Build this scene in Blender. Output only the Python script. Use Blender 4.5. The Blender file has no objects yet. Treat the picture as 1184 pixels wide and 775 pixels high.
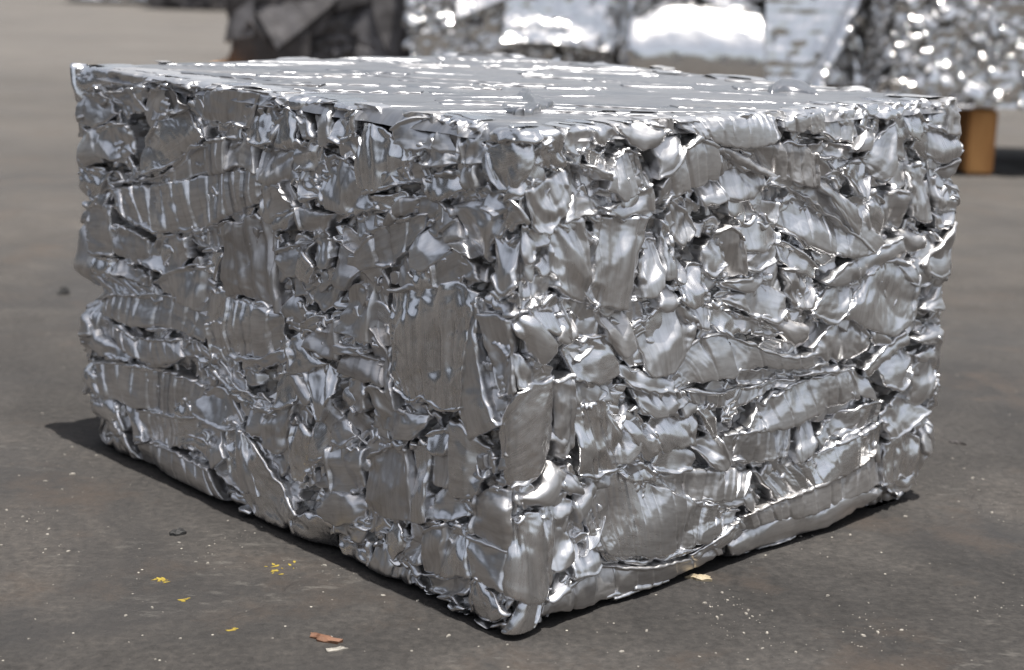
import bpy, math, random
import numpy as np
from mathutils import Vector, Matrix

scene = bpy.context.scene
# ------------------------------------------------------------------ camera, sky, sun, exposure
CAM = np.array([-0.0045, -1.2408, 0.5324])
PITCH, ROLL, FPX, IW, IH = 0.227841, 0.029498, 1959.36, 1184.0, 775.0
fw = np.array([0, math.cos(PITCH), -math.sin(PITCH)])
rt = np.array([1.0, 0, 0]); up = np.cross(rt, fw)
rt, up = rt*math.cos(ROLL)+up*math.sin(ROLL), up*math.cos(ROLL)-rt*math.sin(ROLL)
cd = bpy.data.cameras.new('camera'); cam = bpy.data.objects.new('camera', cd)
scene.collection.objects.link(cam); scene.camera = cam
cam.matrix_world = Matrix(((rt[0], up[0], -fw[0], CAM[0]), (rt[1], up[1], -fw[1], CAM[1]),
                           (rt[2], up[2], -fw[2], CAM[2]), (0, 0, 0, 1)))
cd.sensor_width = 36; cd.lens = FPX/IW*36; cd.clip_start = 0.02; cd.clip_end = 2000
cd.dof.use_dof = True; cd.dof.focus_distance = 1.42; cd.dof.aperture_fstop = 6.3

SUN_EL, SUN_AZ = math.radians(79), math.radians(135)     # azimuth: direction the sun stands in, clockwise from +y
world = bpy.data.worlds.new('World'); scene.world = world; world.use_nodes = True
wt = world.node_tree
sky = wt.nodes.new('ShaderNodeTexSky'); sky.sky_type = 'NISHITA'; sky.sun_disc = False
sky.sun_elevation = SUN_EL; sky.sun_rotation = SUN_AZ; sky.dust_density = 4.0; sky.air_density = 1.0; sky.ozone_density = .5
wt.nodes['Background'].inputs['Strength'].default_value = 0.088
hs = wt.nodes.new('ShaderNodeHueSaturation'); hs.inputs['Saturation'].default_value = .45      # hazy white sky
wt.links.new(sky.outputs[0], hs.inputs['Color']); wt.links.new(hs.outputs[0], wt.nodes['Background'].inputs['Color'])
sl = bpy.data.lights.new('sun', 'SUN'); sl.energy = 5.0; sl.angle = math.radians(0.55); sl.color = (1.0, 0.96, 0.9)
so = bpy.data.objects.new('sun', sl); scene.collection.objects.link(so)
sdir = Vector((math.cos(SUN_EL)*math.sin(SUN_AZ), math.cos(SUN_EL)*math.cos(SUN_AZ), math.sin(SUN_EL)))
so.rotation_euler = sdir.to_track_quat('Z', 'Y').to_euler()
vs = scene.view_settings
vs.view_transform = 'Standard'; vs.look = 'None'; vs.gamma = 1.0; vs.use_curve_mapping = False
vs.exposure = 0.85

# ------------------------------------------------------------------ helpers
def link(o, parent=None):
    scene.collection.objects.link(o)
    if parent is not None: o.parent = parent
    return o

def grid_faces(nu, nv, off=0, wrap=False):
    i = np.arange(nu-1+(1 if wrap else 0))[:, None]; j = np.arange(nv-1)[None, :]
    i2 = (i+1) % nu
    a = i*nv+j; b = i2*nv+j; c = i2*nv+j+1; d = i*nv+j+1
    return np.stack([a, b, c, d], -1).reshape(-1, 4)+off

def mesh_from(name, V, F, mat, UV=None, tone=None, smooth=True):
    me = bpy.data.meshes.new(name)
    V = np.ascontiguousarray(V, dtype=np.float32); F = np.ascontiguousarray(F, dtype=np.int32)
    me.vertices.add(len(V)); me.vertices.foreach_set('co', V.ravel())
    k = F.shape[1]
    me.loops.add(F.size); me.loops.foreach_set('vertex_index', F.ravel())
    me.polygons.add(len(F)); me.polygons.foreach_set('loop_start', np.arange(len(F), dtype=np.int32)*k)
    me.polygons.foreach_set('loop_total', np.full(len(F), k, dtype=np.int32))
    me.update(calc_edges=True)
    if UV is not None:
        uv = me.uv_layers.new(name='UVMap')
        uv.data.foreach_set('uv', np.ascontiguousarray(UV[F.ravel()], dtype=np.float32).ravel())
    if tone is not None:
        at = me.attributes.new('tone', 'FLOAT', 'POINT'); at.data.foreach_set('value', np.ascontiguousarray(tone, dtype=np.float32))
    me.polygons.foreach_set('use_smooth', np.full(len(F), smooth, dtype=bool))
    me.materials.append(mat); me.validate(); me.update()
    return me

def obj(name, me, parent=None): return link(bpy.data.objects.new(name, me), parent)
def tag(o, label=None, cat=None, group=None, kind=None):
    if label: o['label'] = label
    if cat: o['category'] = cat
    if group: o['group'] = group
    if kind: o['kind'] = kind
    return o
def empty(name, loc=(0, 0, 0), rz=0):
    o = bpy.data.objects.new(name, None); o.location = loc; o.rotation_euler = (0, 0, rz)
    o.empty_display_size = .05
    return link(o)

# gradient noise, vectorised
def _h(ix, iy, iz, s):
    n = (ix*374761393+iy*668265263+iz*2147483647+s*1274126177) & 0xffffffff
    n = ((n ^ (n >> 13))*1274126177) & 0xffffffff
    n = ((n ^ (n >> 15))*2246822519) & 0xffffffff
    return n ^ (n >> 16)
def noise2(x, y, seed=0):
    x = np.asarray(x, float); y = np.asarray(y, float)
    x0 = np.floor(x).astype(np.int64); y0 = np.floor(y).astype(np.int64)
    fx = x-x0; fy = y-y0
    u = fx*fx*fx*(fx*(fx*6-15)+10); v = fy*fy*fy*(fy*(fy*6-15)+10)
    def g(ix, iy, dx, dy):
        a = _h(ix, iy, 0*ix, seed)/4294967296.0*2*np.pi
        return np.cos(a)*dx+np.sin(a)*dy
    n00 = g(x0, y0, fx, fy); n10 = g(x0+1, y0, fx-1, fy)
    n01 = g(x0, y0+1, fx, fy-1); n11 = g(x0+1, y0+1, fx-1, fy-1)
    return 1.5*((n00*(1-u)+n10*u)*(1-v)+(n01*(1-u)+n11*u)*v)
def crumple(x, y, seed, size=.03):
    """creased-sheet relief, about -1..1: smooth lobes meeting in sharp curved valleys and ridges"""
    wx = noise2(x/size*.6, y/size*.6, seed+11)*.9; wy = noise2(x/size*.6+9, y/size*.6, seed+12)*.9
    a = np.abs(noise2(x/size+wx, y/size+wy, seed+1))
    b = np.abs(noise2(x/size*1.3-wy, y/size*1.3+wx, seed+2))
    return 1.3*(a-b)+.5*noise2(x/size*.5, y/size*.5, seed+3)

def catmull(P, n):
    """n points evenly spread along a smooth curve through P"""
    P = np.asarray(P, float)
    if len(P) == 2:
        t = np.linspace(0, 1, n)[:, None]; return P[0]*(1-t)+P[1]*t
    Q = np.vstack([2*P[0]-P[1], P, 2*P[-1]-P[-2]])
    out = []
    for i in range(len(P)-1):
        p0, p1, p2, p3 = Q[i:i+4]; t = np.linspace(0, 1, 17)[:-1, None]
        out.append(.5*(2*p1+(p2-p0)*t+(2*p0-5*p1+4*p2-p3)*t*t+(3*p1-p0-3*p2+p3)*t**3))
    C = np.vstack(out+[P[-1:]])
    d = np.r_[0, np.cumsum(np.hypot(*np.diff(C, axis=0).T))]; s = np.linspace(0, d[-1], n)
    return np.stack([np.interp(s, d, C[:, 0]), np.interp(s, d, C[:, 1])], 1)

class Frame:
    """a box with rounded upright edges; U runs round it (0 at the near edge, + along the right side,
    - along the left side), V is height, W is the distance out of the side"""
    def __init__(s, w, l, th, r=.022, org=(0, 0)):
        s.w, s.l, s.th, s.r, s.org = w, l, th, r, org
        s.per = 2*(w+l); s.warp = None
    def xy(s, U, W):
        w, l, r = s.w, s.l, s.r
        U = np.mod(U+l, s.per)-l            # -l .. w+w+l
        U = np.asarray(U, float)
        # local coordinates: a along right side, b along left side
        side = np.select([U < 0, U < w, U < w+l], [0, 1, 2], 3)
        u = np.select([U < 0, U < w, U < w+l], [U+l, U, U-w], U-w-l)   # distance from the side's first corner
        L = np.select([side == 0, side == 1, side == 2], [l, w, l], w)
        # first corner position and directions per side (counterclockwise seen from above)
        fa = np.choose(side, [0, 0, w, w]); fb = np.choose(side, [l, 0, 0, l])
        da = np.choose(side, [0, 1, 0, -1]); db = np.choose(side, [-1, 0, 1, 0])
        na = np.choose(side, [-1, 0, 1, 0]); nb = np.choose(side, [0, -1, 0, 1])
        # rounding
        ang = np.zeros_like(u); uu = u.copy()
        c0 = u < r; c1 = u > L-r
        ang = np.where(c0, -(1-u/r)*np.pi/4, np.where(c1, (1-(L-u)/r)*np.pi/4, 0))
        ctr = np.clip(u, r, L-r)
        nx = na*np.cos(ang)+da*np.sin(ang); ny = nb*np.cos(ang)+db*np.sin(ang)
        a = fa+da*ctr-na*r+nx*(r+W); b = fb+db*ctr-nb*r+ny*(r+W)
        c, t = math.cos(s.th), math.sin(s.th)
        return s.org[0]+a*c-b*t, s.org[1]+a*t+b*c
    def pos(s, U, V, W):
        if s.warp is not None: W = W+s.warp(U, V)
        x, y = s.xy(U, W); return np.stack([x, y, V], -1)

def piece(A, B, rng, n=0, f=0, b=0.0, w=0.0, up=None, lr=0.0, R=None, lip='', cr=None, step=.0011,
          buckle=.003, bend=0.0, fine=1.0, depth=.022, wav=0.0, grow=.0013, cap=None, sl=0.0, foldk=1.0):
    """one crushed sheet between two edge curves A and B given as (U,V) metres.
    n transverse notches, f soft flutes, b bulge, w stand-out, up lean towards the sky,
    R edge roll radii (A edge, B edge, start, end), lip edges with a raised hem"""
    seed = int(rng.integers(1, 100000))
    if n and step < .0015: step = .00075
    b = b*(.75 if abs(b) >= .28 else .45)
    gw = max(1.0, step/.0013)
    A = np.asarray(A, float); B = np.asarray(B, float)
    CA = catmull(A, 40); CB = catmull(B, 40)
    if grow:                                  # the rolled border lies outside the traced flat part
        d = CB-CA; d /= np.linalg.norm(d, axis=1)[:, None]+1e-9
        CA = CA-d*grow; CB = CB+d*grow
        for C in (CA, CB):
            for e, q in ((0, 3), (-1, -4)):
                v = C[e]-C[q]; C[e] = C[e]+v/(np.linalg.norm(v)+1e-9)*grow
    Lt = .5*(np.hypot(*np.diff(CA, axis=0).T).sum()+np.hypot(*np.diff(CB, axis=0).T).sum())
    Ls = np.hypot(*(CA-CB).T).mean()
    nt = int(np.clip(Lt/step, 10, 420)); ns = int(np.clip(Ls/step, 9, 200))
    if R is None: R = [rng.choice([.0012, .0016, .002, .0028, .0045]) for _ in range(4)]; R[0] = rng.choice([.0014, .002, .003, .0045]); lip = lip or rng.choice(['', 'A', 'B', 'R', 'L', 'AR'])
    R = [min(R[0], Ls*.45), min(R[1], Ls*.45), min(R[2], Lt*.45), min(R[3], Lt*.45)]
    # parameters packed towards the ends, plus skirts
    def par(k): 
        x = np.linspace(0, 1, k); return x-.6*np.sin(2*np.pi*x)/(2*np.pi)
    t = np.r_[0, 0, 0, par(nt), 1, 1, 1]; s = np.r_[0, 0, 0, par(ns), 1, 1, 1]
    st = np.r_[3, 2, 1, np.zeros(nt), 1, 2, 3]; ss = np.r_[3, 2, 1, np.zeros(ns), 1, 2, 3]
    T, S = np.meshgrid(t, s, indexing='ij'); K = np.maximum(st[:, None], ss[None, :])
    d = np.linspace(0, 1, 40)
    a = np.stack([np.interp(t, d, CA[:, k]) for k in (0, 1)], -1); bb = np.stack([np.interp(t, d, CB[:, k]) for k in (0, 1)], -1)
    UV = a[:, None]*(1-S[..., None])+bb[:, None]*S[..., None]
    x = T*Lt; y = S*Ls
    wl = np.hypot(*(a-bb).T)[:, None]
    eA = S*wl; eB = (1-S)*wl; eL = x; eR = Lt-x
    # ragged outline
    j = .0015
    e_all = np.minimum(np.minimum(eA, eB), np.minimum(eL, eR))
    near = np.exp(-e_all/.006)
    UV[..., 0] += near*j*noise2(x/.012, y/.012, seed+5)*1.4; UV[..., 1] += near*j*noise2(x/.012+7, y/.012, seed+6)*1.4
    # relief
    W = np.full(T.shape, w)
    hv = np.ptp(UV[..., 1])+.004
    if up is None: up = float(np.clip(rng.normal(.0050, .0040)/hv, -.25, .55))
    else: up = up+float(np.clip(rng.normal(.0022, .0022)/hv, -.1, .25))*(foldk > 0)
    vdir = np.sign((CB-CA)[:, 1].mean()) or 1
    W += -up*(UV[..., 1]-UV[..., 1].mean())*1.0
    W += lr*(UV[..., 0]-UV[..., 0].mean())
    W += b*Ls*(1-(2*S-1)**2)+sl*(S-.5)*Ls
    W += bend*np.sin(np.pi*T)
    if wav: W += wav*np.sin(x/.028*2*np.pi)
    W += buckle*2.3*noise2(x/.05, y/.05, seed+7)
    W += rng.choice([-1, 1])*rng.uniform(.6, 2.2)*min(1, .06/Lt)*(x-Lt/2)**2+rng.normal(0, 1.8)*(y-Ls/2)**2
    cr = .0040 if cr is None else cr*1.5
    if n: cr *= .55; foldk *= .6
    W += cr*fine*crumple(x, y, seed, rng.uniform(.022, .034))*np.clip(.45+1.1*noise2(x/.04, y/.04, seed+8), .12, 1.2)
    W += .00035*fine*crumple(x, y, seed+31, .009)
    # a few sharp kinks right across
    big = max(Lt, Ls)
    for _ in range(int(foldk*(3+min(4, big/.02)))):
        th = rng.uniform(0, np.pi); px, py = rng.uniform(0, Lt), rng.uniform(0, Ls)
        q = (x-px)*np.cos(th)+(y-py)*np.sin(th)+.005*noise2(x/.035, y/.035, seed+9+_)
        sgn = rng.choice([-1, 1]); g = rng.uniform(.10, .42)*min(1, .035/big+.24)
        kk = np.sqrt(q*q+.0005**2); lim_ = rng.uniform(.006, .024)
        W += sgn*g*lim_*(1-np.exp(-kk/lim_))
    if n:
        for k in range(n):
            tk = (k+.6+rng.uniform(-.12, .12))/(n+.2)*Lt
            q = x-tk-.0007*noise2(y/.02, y*0+k, seed+20)-.05*(y-Ls/2)*rng.normal(0, 1)
            side = rng.choice([0, 1, 2]); fade = {0: (1-S)**1.2, 1: S**1.2, 2: np.abs(2*S-1)**.8}[int(side)]
            g = rng.uniform(.0034, .0058)*(.5+.6*fade)
            W -= g*np.exp(-(np.abs(q)/(gw*(.0009+.0011*fade)))**1.3)*min(gw, 2.5)
        seg = np.clip((x/Lt*(n+.2)-.1).astype(int), 0, n); tl = rng.normal(0, .075, n+1)
        W += tl[seg]*(x/Lt*(n+.2)-.1-seg-.5)*Lt/(n+.2)+.0006*np.abs(np.sin(np.pi*x/Lt*(n+.2)))
    if f:
        xx = x+.25*(y-Ls/2)*rng.uniform(-1, 1)+.004*noise2(x/.03, y/.05, seed+40)
        ph = rng.uniform(0, 1)
        q = xx/Lt*f+ph+.35*noise2(xx/Lt*f*.7, y*6, seed+41)
        W += .0058*(np.abs((q % 1)-.5)*2)**.8*(.65+.35*np.sin(5*q))
    W += w-np.mean(W[3:-3, 3:-3])+b*Ls*.35
    # rolled edges
    def roll(e, r):
        q = np.clip(1-e/r, 0, 1); return r*(1-np.sqrt(np.clip(1-q*q, 0, 1)))
    W -= roll(eA, R[0])+roll(eB, R[1])+roll(eL, R[2])+roll(eR, R[3])
    for c, e in (('A', eA), ('B', eB), ('L', eL), ('R', eR)):
        if c in lip:
            hr = .0017+.0007*noise2(x/.015, y/.015, seed+50)
            W += 1.5*hr*np.sqrt(np.clip(1-((e-hr)/hr)**2, 0, 1))+.0012*(e < 2*hr)
    # press plate: nothing stands far out of the bale's side
    lim = .005 if cap is None else cap
    W = np.where(W > lim, lim+(W-lim)*.3, W)
    # skirts turn back into the bale
    W = W-np.choose(K.astype(int), [0, .003, .010, depth])
    ctr = UV[3:-3, 3:-3].mean((0, 1))
    k = np.choose(K.astype(int), [0, .0, .03, .10])[..., None]
    UV = UV*(1-k)+ctr*k
    uvm = np.stack([x+seed*.37, y], -1) if not f and Lt > Ls*.9 else np.stack([y+seed*.37, x], -1)
    return UV, W, uvm

class Soup:
    def __init__(s): s.V, s.F, s.UV, s.T, s.n = [], [], [], [], 0
    def add(s, V, uvm, tone):
        nu, nv = V.shape[:2]
        s.V.append(V.reshape(-1, 3)); s.F.append(grid_faces(nu, nv, s.n)); s.UV.append(uvm.reshape(-1, 2))
        s.T.append(np.full(nu*nv, tone)); s.n += nu*nv
    def mesh(s, name, mat): return mesh_from(name, np.vstack(s.V), np.vstack(s.F), mat, np.vstack(s.UV), np.concatenate(s.T))

# ------------------------------------------------------------------ materials
def newmat(name):
    m = bpy.data.materials.new(name); m.use_nodes = True
    return m, m.node_tree, m.node_tree.nodes['Principled BSDF']
def N(nt, t, **kw):
    n = nt.nodes.new('ShaderNode'+t)
    for k, v in kw.items():
        if k in n.inputs: n.inputs[k].default_value = v
        else: setattr(n, k, v)
    return n
def ramp(nt, src, stops):
    r = nt.nodes.new('ShaderNodeValToRGB'); e = r.color_ramp.elements
    while len(e) < len(stops): e.new(.5)
    for i, (p, c) in enumerate(stops):
        e[i].position = p; e[i].color = c if len(c) == 4 else (*c, 1)
    nt.links.new(src, r.inputs[0]); return r
def noise_node(nt, vec, scale, detail=4, rough=.55, **kw):
    n = N(nt, 'TexNoise'); n.inputs['Scale'].default_value = scale; n.inputs['Detail'].default_value = detail
    n.inputs['Roughness'].default_value = rough
    if vec is not None: nt.links.new(vec, n.inputs['Vector'])
    return n
def mixrgb(nt, fac, a, b, mode='MIX'):
    n = nt.nodes.new('ShaderNodeMix'); n.data_type = 'RGBA'; n.blend_type = mode
    for i, v in ((0, fac), (6, a), (7, b)):
        if isinstance(v, (int, float)): n.inputs[i].default_value = v
        elif isinstance(v, tuple): n.inputs[i].default_value = (*v, 1)
        else: nt.links.new(v, n.inputs[i])
    return n.outputs[2]
def math_node(nt, op, a, b=None):
    n = nt.nodes.new('ShaderNodeMath'); n.operation = op
    for i, v in enumerate((a, b)):
        if v is None: continue
        if isinstance(v, (int, float)): n.inputs[i].default_value = v
        else: nt.links.new(v, n.inputs[i])
    return n.outputs[0]

def metal(name, base=(.85, .853, .865), dark=(.36, .35, .35), rlo=.23, rhi=.43, dirt=.6, bump=1.0):
    m, nt, P = newmat(name)
    tc = N(nt, 'TexCoord'); uvn = N(nt, 'UVMap'); uvn.uv_map = 'UVMap'
    mp = N(nt, 'Mapping'); mp.inputs['Scale'].default_value = (1, 9, 1); nt.links.new(uvn.outputs[0], mp.inputs[0])
    streak = noise_node(nt, mp.outputs[0], 90, 3, .6)
    blot = noise_node(nt, tc.outputs['Object'], 16, 5, .6)
    speck = noise_node(nt, tc.outputs['Object'], 110, 3, .6)
    at = N(nt, 'Attribute'); at.attribute_name = 'tone'
    r1 = ramp(nt, blot.outputs[0], [(.38, (0, 0, 0)), (.68, (1, 1, 1))])
    r2 = ramp(nt, speck.outputs[0], [(.52, (0, 0, 0)), (.72, (1, 1, 1))])
    d = math_node(nt, 'MULTIPLY', r1.outputs[0], dirt)
    d2 = math_node(nt, 'MULTIPLY', math_node(nt, 'MULTIPLY', r2.outputs[0], r1.outputs[0]), dirt)
    dd = math_node(nt, 'MINIMUM', math_node(nt, 'ADD', math_node(nt, 'MULTIPLY', d, .55), math_node(nt, 'MULTIPLY', d2, .6)), 1.0)
    c = mixrgb(nt, dd, base, dark)
    tn = ramp(nt, at.outputs['Fac'], [(0, (.72, .70, .68)), (.5, (.92, .92, .92)), (1, (1, 1, 1))])
    c = mixrgb(nt, 1.0, c, tn.outputs[0], 'MULTIPLY')
    mp2 = N(nt, 'Mapping'); mp2.inputs['Scale'].default_value = (.35, 3.5, 1); nt.links.new(uvn.outputs[0], mp2.inputs[0])
    st2 = noise_node(nt, mp2.outputs[0], 60, 5, .65)
    c = mixrgb(nt, 1.0, c, ramp(nt, st2.outputs[0], [(.3, (.80, .79, .78)), (.5, (.97, .97, .97)), (.7, (1.10, 1.10, 1.10))]).outputs[0], 'MULTIPLY')
    nt.links.new(c, P.inputs['Base Color'])
    P.inputs['Metallic'].default_value = 1.0
    rr = math_node(nt, 'ADD', math_node(nt, 'MULTIPLY', streak.outputs[0], rhi-rlo), rlo-.02)
    rr = math_node(nt, 'ADD', rr, math_node(nt, 'MULTIPLY', dd, .22))
    rr = math_node(nt, 'ADD', rr, math_node(nt, 'MULTIPLY', math_node(nt, 'SUBTRACT', .6, at.outputs['Fac']), .22))
    nt.links.new(rr, P.inputs['Roughness'])
    b1 = N(nt, 'Bump'); b1.inputs['Strength'].default_value = .06*bump; b1.inputs['Distance'].default_value = .0003
    nt.links.new(streak.outputs[0], b1.inputs['Height'])
    dent = noise_node(nt, tc.outputs['Object'], 55, 2, .5)
    b2 = N(nt, 'Bump'); b2.inputs['Strength'].default_value = .3*bump; b2.inputs['Distance'].default_value = .001
    nt.links.new(dent.outputs[0], b2.inputs['Height']); nt.links.new(b1.outputs[0], b2.inputs['Normal'])
    nt.links.new(b2.outputs[0], P.inputs['Normal'])
    return m

M_ALU = metal('aluminium')
M_TOP = metal('aluminium_pressed', base=(.44, .445, .46), dirt=.6, rlo=.28, rhi=.46)
M_DULL = metal('aluminium_dull', base=(.20, .193, .20), dark=(.10, .094, .092), rlo=.5, rhi=.68, dirt=.9)  # darker and rougher than the other metals
M_CORE = metal('aluminium_inner_shade', base=(.42, .415, .41), rlo=.3, rhi=.5)  # colour lowered to deepen the shade in the gaps between sheets
M_BG = metal('aluminium_far', base=(.9, .9, .9), rlo=.12, rhi=.26, dirt=.1)

def simple(name, stops, scale=8, rough=.85, bump=.4, dist=.002, stretch=(1, 1, 1), detail=8):
    m, nt, P = newmat(name)
    tc = N(nt, 'TexCoord'); mp = N(nt, 'Mapping'); mp.inputs['Scale'].default_value = stretch
    nt.links.new(tc.outputs['Object'], mp.inputs[0])
    n = noise_node(nt, mp.outputs[0], scale, detail, .62)
    nt.links.new(ramp(nt, n.outputs[0], stops).outputs[0], P.inputs['Base Color'])
    P.inputs['Roughness'].default_value = rough
    b = N(nt, 'Bump'); b.inputs['Strength'].default_value = bump; b.inputs['Distance'].default_value = dist
    nt.links.new(n.outputs[0], b.inputs['Height']); nt.links.new(b.outputs[0], P.inputs['Normal'])
    return m
M_WOOD = simple('old_wood', [(.3, (.16, .07, .025)), (.5, (.42, .20, .065)), (.7, (.62, .33, .12))], 14, .8, .5, .002, (1, 1, .15))
M_WOODD = simple('dark_wood', [(.3, (.045, .022, .014)), (.7, (.13, .065, .035))], 14, .85, .5, .002, (1, 1, .15))
# ------------------------------------------------------------------ the bale's visible sheets
# each line: upper edge / lower edge as seen on the bale's sides, then how that sheet is bent
SHEETS = []
def p(s, **k): SHEETS.append((s, k))
# --- left side, top band
p("84,72 100,69 120,71 / 87,101 102,104 124,99", b=.22, R=(.008,.008,.006,.006), w=-.002)
p("122,72 150,71 176,79 / 124,98 150,99 174,95", up=-.1)
p("86,112 100,108 115,107 / 89,140 112,146 132,133", R=(.004,.003,.004,.003))
p("124,108 140,106 155,102 / 143,138 155,130 166,127", up=-.15)
p("152,104 160,99 171,101 / 155,116 162,119 169,108", b=.4)
p("85,142 95,150 112,146 / 90,175 100,190 118,186", b=.2)
p("115,150 130,142 150,146 / 118,180 135,184 152,176", f=2, b=.1)
p("88,178 96,176 104,188 / 98,222 108,228 122,200", b=.2, up=.0, w=-.004)
p("170,108 190,100 216,122 / 172,138 186,136 212,128", b=-.3, up=-.1)
p("172,80 200,82 240,92 298,99 334,118 / 172,95 200,95 236,103 298,104 328,122", n=8, lip='B', up=.25, w=-.001, cr=.001)
p("165,200 165,170 178,146 212,127 / 168,202 196,193 222,176 237,158", lip='B', cr=.0016, w=.001)
p("213,118 225,128 238,158 / 205,128 222,145 240,165", up=.3, w=-.004)
p("238,106 268,104 298,102 / 238,138 262,144 287,148", f=2, cr=.001, up=-.03)
p("298,103 315,106 334,120 / 299,122 316,122 332,123", b=-.2, w=-.004)
p("130,211 190,201 215,176 240,163 262,160 / 131,214 190,213 222,206 240,203 263,197", n=8, cr=.001, w=-.001, up=0)
p("262,160 280,158 297,165 / 263,195 280,192 301,199", up=.35, w=.001, lip='R')
p("129,218 160,216 200,212 250,201 303,195 / 140,245 158,260 190,268 232,263 304,232", n=10, cr=.0014, w=.002, bend=.002, up=.02, R=(.003,.004,.006,.01))
p("205,268 232,264 262,256 / 218,283 240,287 262,284", n=3, w=-.004)
p("89,240 108,236 128,240 / 95,290 112,294 131,296", b=.14, cr=.001)
p("128,262 150,266 170,275 / 134,293 150,304 172,302", b=.1, w=-.002)
p("168,300 190,272 218,276 / 172,306 196,318 220,296", up=.25, cr=.001)
p("262,257 278,258 292,249 312,256 / 257,340 280,343 300,350 322,360", f=4, cr=.001, lip='R', up=-.02, w=.001)
p("303,228 318,206 332,222 / 304,246 316,257 340,242", b=.12)
p("318,250 330,245 342,240 / 318,266 332,264 338,255", b=.3, up=.4)
p("345,240 365,245 388,248 / 350,264 368,271 380,262", b=.3)
p("318,290 340,283 362,275 / 322,308 335,320 350,314", up=.3)
p("340,282 352,290 366,308 / 338,298 346,318 360,326", b=.3, up=.35, w=.001)
p("362,272 374,268 384,275 / 366,300 378,310 385,296", up=.2)
p("386,273 400,288 415,300 / 388,325 400,334 413,318", up=.25, lip='A')
p("415,292 440,262 462,252 492,248 / 417,308 438,308 458,302 482,276", up=.12, n=2, cr=.001, w=.001)
p("445,258 460,236 485,228 507,236 527,258 547,297 / 450,261 466,248 488,247 503,258 518,278 532,290", n=4, b=.2, cr=.001, w=.003)
p("517,238 528,256 540,285 547,303 / 562,232 568,250 562,278 560,302", b=-.12, R=(.006,.006,.004,.004), cr=.001)
p("480,279 495,262 508,258 / 484,308 500,308 522,286", up=.15)
p("500,308 518,292 532,289 546,316 / 502,331 518,329 530,322 548,324", cr=.001)
p("480,308 492,304 502,312 / 482,330 492,334 502,328", b=.35)
p("416,140 440,148 460,164 483,176 / 418,214 438,222 452,208 474,196", f=5, cr=.001, up=.05, w=.001)
p("418,212 445,200 487,186 / 424,224 458,215 497,209", n=2, lip='B')
p("454,150 475,136 506,138 / 460,165 480,172 502,172", b=.1, up=.1)
p("505,150 518,146 531,142 / 503,172 518,176 533,176", cr=.001)
p("482,178 498,170 526,182 / 486,190 505,193 524,190", up=.3)
p("532,192 541,189 551,191 / 533,218 542,220 552,216", b=.25)
p("556,166 578,176 592,202 / 557,188 570,206 588,226", b=-.2, lip='A')
p("290,134 300,126 322,124 / 292,165 305,167 318,164", f=2, up=.1)
p("322,126 330,124 337,130 / 318,172 330,173 341,172", up=-.05)
p("300,170 318,172 338,175 / 302,208 318,214 334,206", f=2, cr=.001)
p("340,168 352,166 366,168 / 340,196 352,197 363,196", up=.1)
p("357,124 374,121 384,130 / 363,150 376,166 386,162", b=.1, lip='R')
p("388,140 400,128 413,130 / 386,162 397,167 409,158", b=.15)
p("337,103 360,107 386,111 411,126 / 338,124 352,124 380,118 405,129", n=4, b=.25, up=.15, w=.001)
p("335,128 345,140 352,160 / 342,124 355,140 362,158", b=.3, up=.3, w=-.003)
p("372,206 384,181 400,184 419,202 / 376,238 390,244 404,244 416,232", f=2, up=.12)
p("400,216 420,222 442,232 / 404,246 424,244 442,241", up=.35, b=.1)
p("409,252 430,245 443,255 / 414,278 430,268 442,262", up=.2)
p("340,200 348,215 356,232 / 362,196 368,212 378,226", b=-.2)
p("396,160 412,158 424,172 / 396,180 408,182 420,188", up=.1)
# --- left side, middle
p("118,344 140,340 165,342 192,343 240,364 / 120,358 148,374 175,378 200,381 238,394", n=7, lip='A', cr=.001, w=.001)
p("118,364 130,373 160,389 200,393 228,394 252,420 / 125,380 148,406 175,419 200,419 232,412 266,438", n=8, lip='A', cr=.0012, w=-.001, b=.08)
p("228,394 248,412 270,440 302,462 / 224,412 244,426 262,448 292,472", w=-.004, lip='AB', up=.1)
p("98,340 94,362 100,388 / 110,344 106,362 110,386", b=.4, up=.2, w=.001)
p("108,374 126,394 158,409 / 110,396 128,411 150,417", b=.3, up=.3)
p("243,338 252,336 260,338 / 241,371 250,373 259,371", cr=.001)
p("241,375 250,373 259,374 / 244,410 250,413 257,412", cr=.001, up=-.1)
p("180,326 205,312 240,308 / 184,338 214,350 240,361", f=3, cr=.001)
p("98,312 125,318 170,326 / 124,339 150,341 184,340", n=3, up=.05)
p("96,290 112,296 132,300 / 100,316 116,320 134,318", f=3, up=.15)
p("132,300 150,306 172,320 / 134,316 152,322 170,328", lip='B', up=.3)
p("110,418 140,419 165,424 200,431 233,445 / 118,456 140,465 165,472 200,478 227,478", n=7, cr=.001, w=.001)
p("158,474 180,477 205,481 238,484 / 160,505 185,512 208,516 240,502", n=4, cr=.001)
p("158,512 180,514 208,524 244,543 / 158,541 190,560 225,579 258,588", n=5, cr=.001, w=.002, lip='A')
p("106,460 118,466 132,486 / 108,500 122,508 140,502", b=.2, w=-.001)
p("112,505 128,502 142,500 / 124,536 138,546 158,541", f=2, b=.1)
p("94,425 104,430 116,440 / 100,452 112,458 124,464", b=.2)
p("109,461 124,459 136,470 / 113,480 126,490 144,496", b=.35)
p("138,458 150,480 160,506 / 146,456 158,476 168,508", b=.35, up=.4, w=.001)
p("224,458 245,447 258,456 276,486 / 230,480 240,487 250,493 268,499", up=.15, cr=.0012)
p("205,470 215,462 224,468 / 208,480 216,484 226,480", b=.3, up=.3)
p("228,490 238,500 250,540 / 238,488 250,498 262,530", up=.3, b=.1)
p("200,500 225,502 245,520 / 205,514 225,520 243,536", b=.3, w=-.004)
p("260,344 285,350 305,357 324,364 / 262,409 285,411 305,412 324,400", n=3, cr=.001, w=.001, lip='L')
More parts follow.
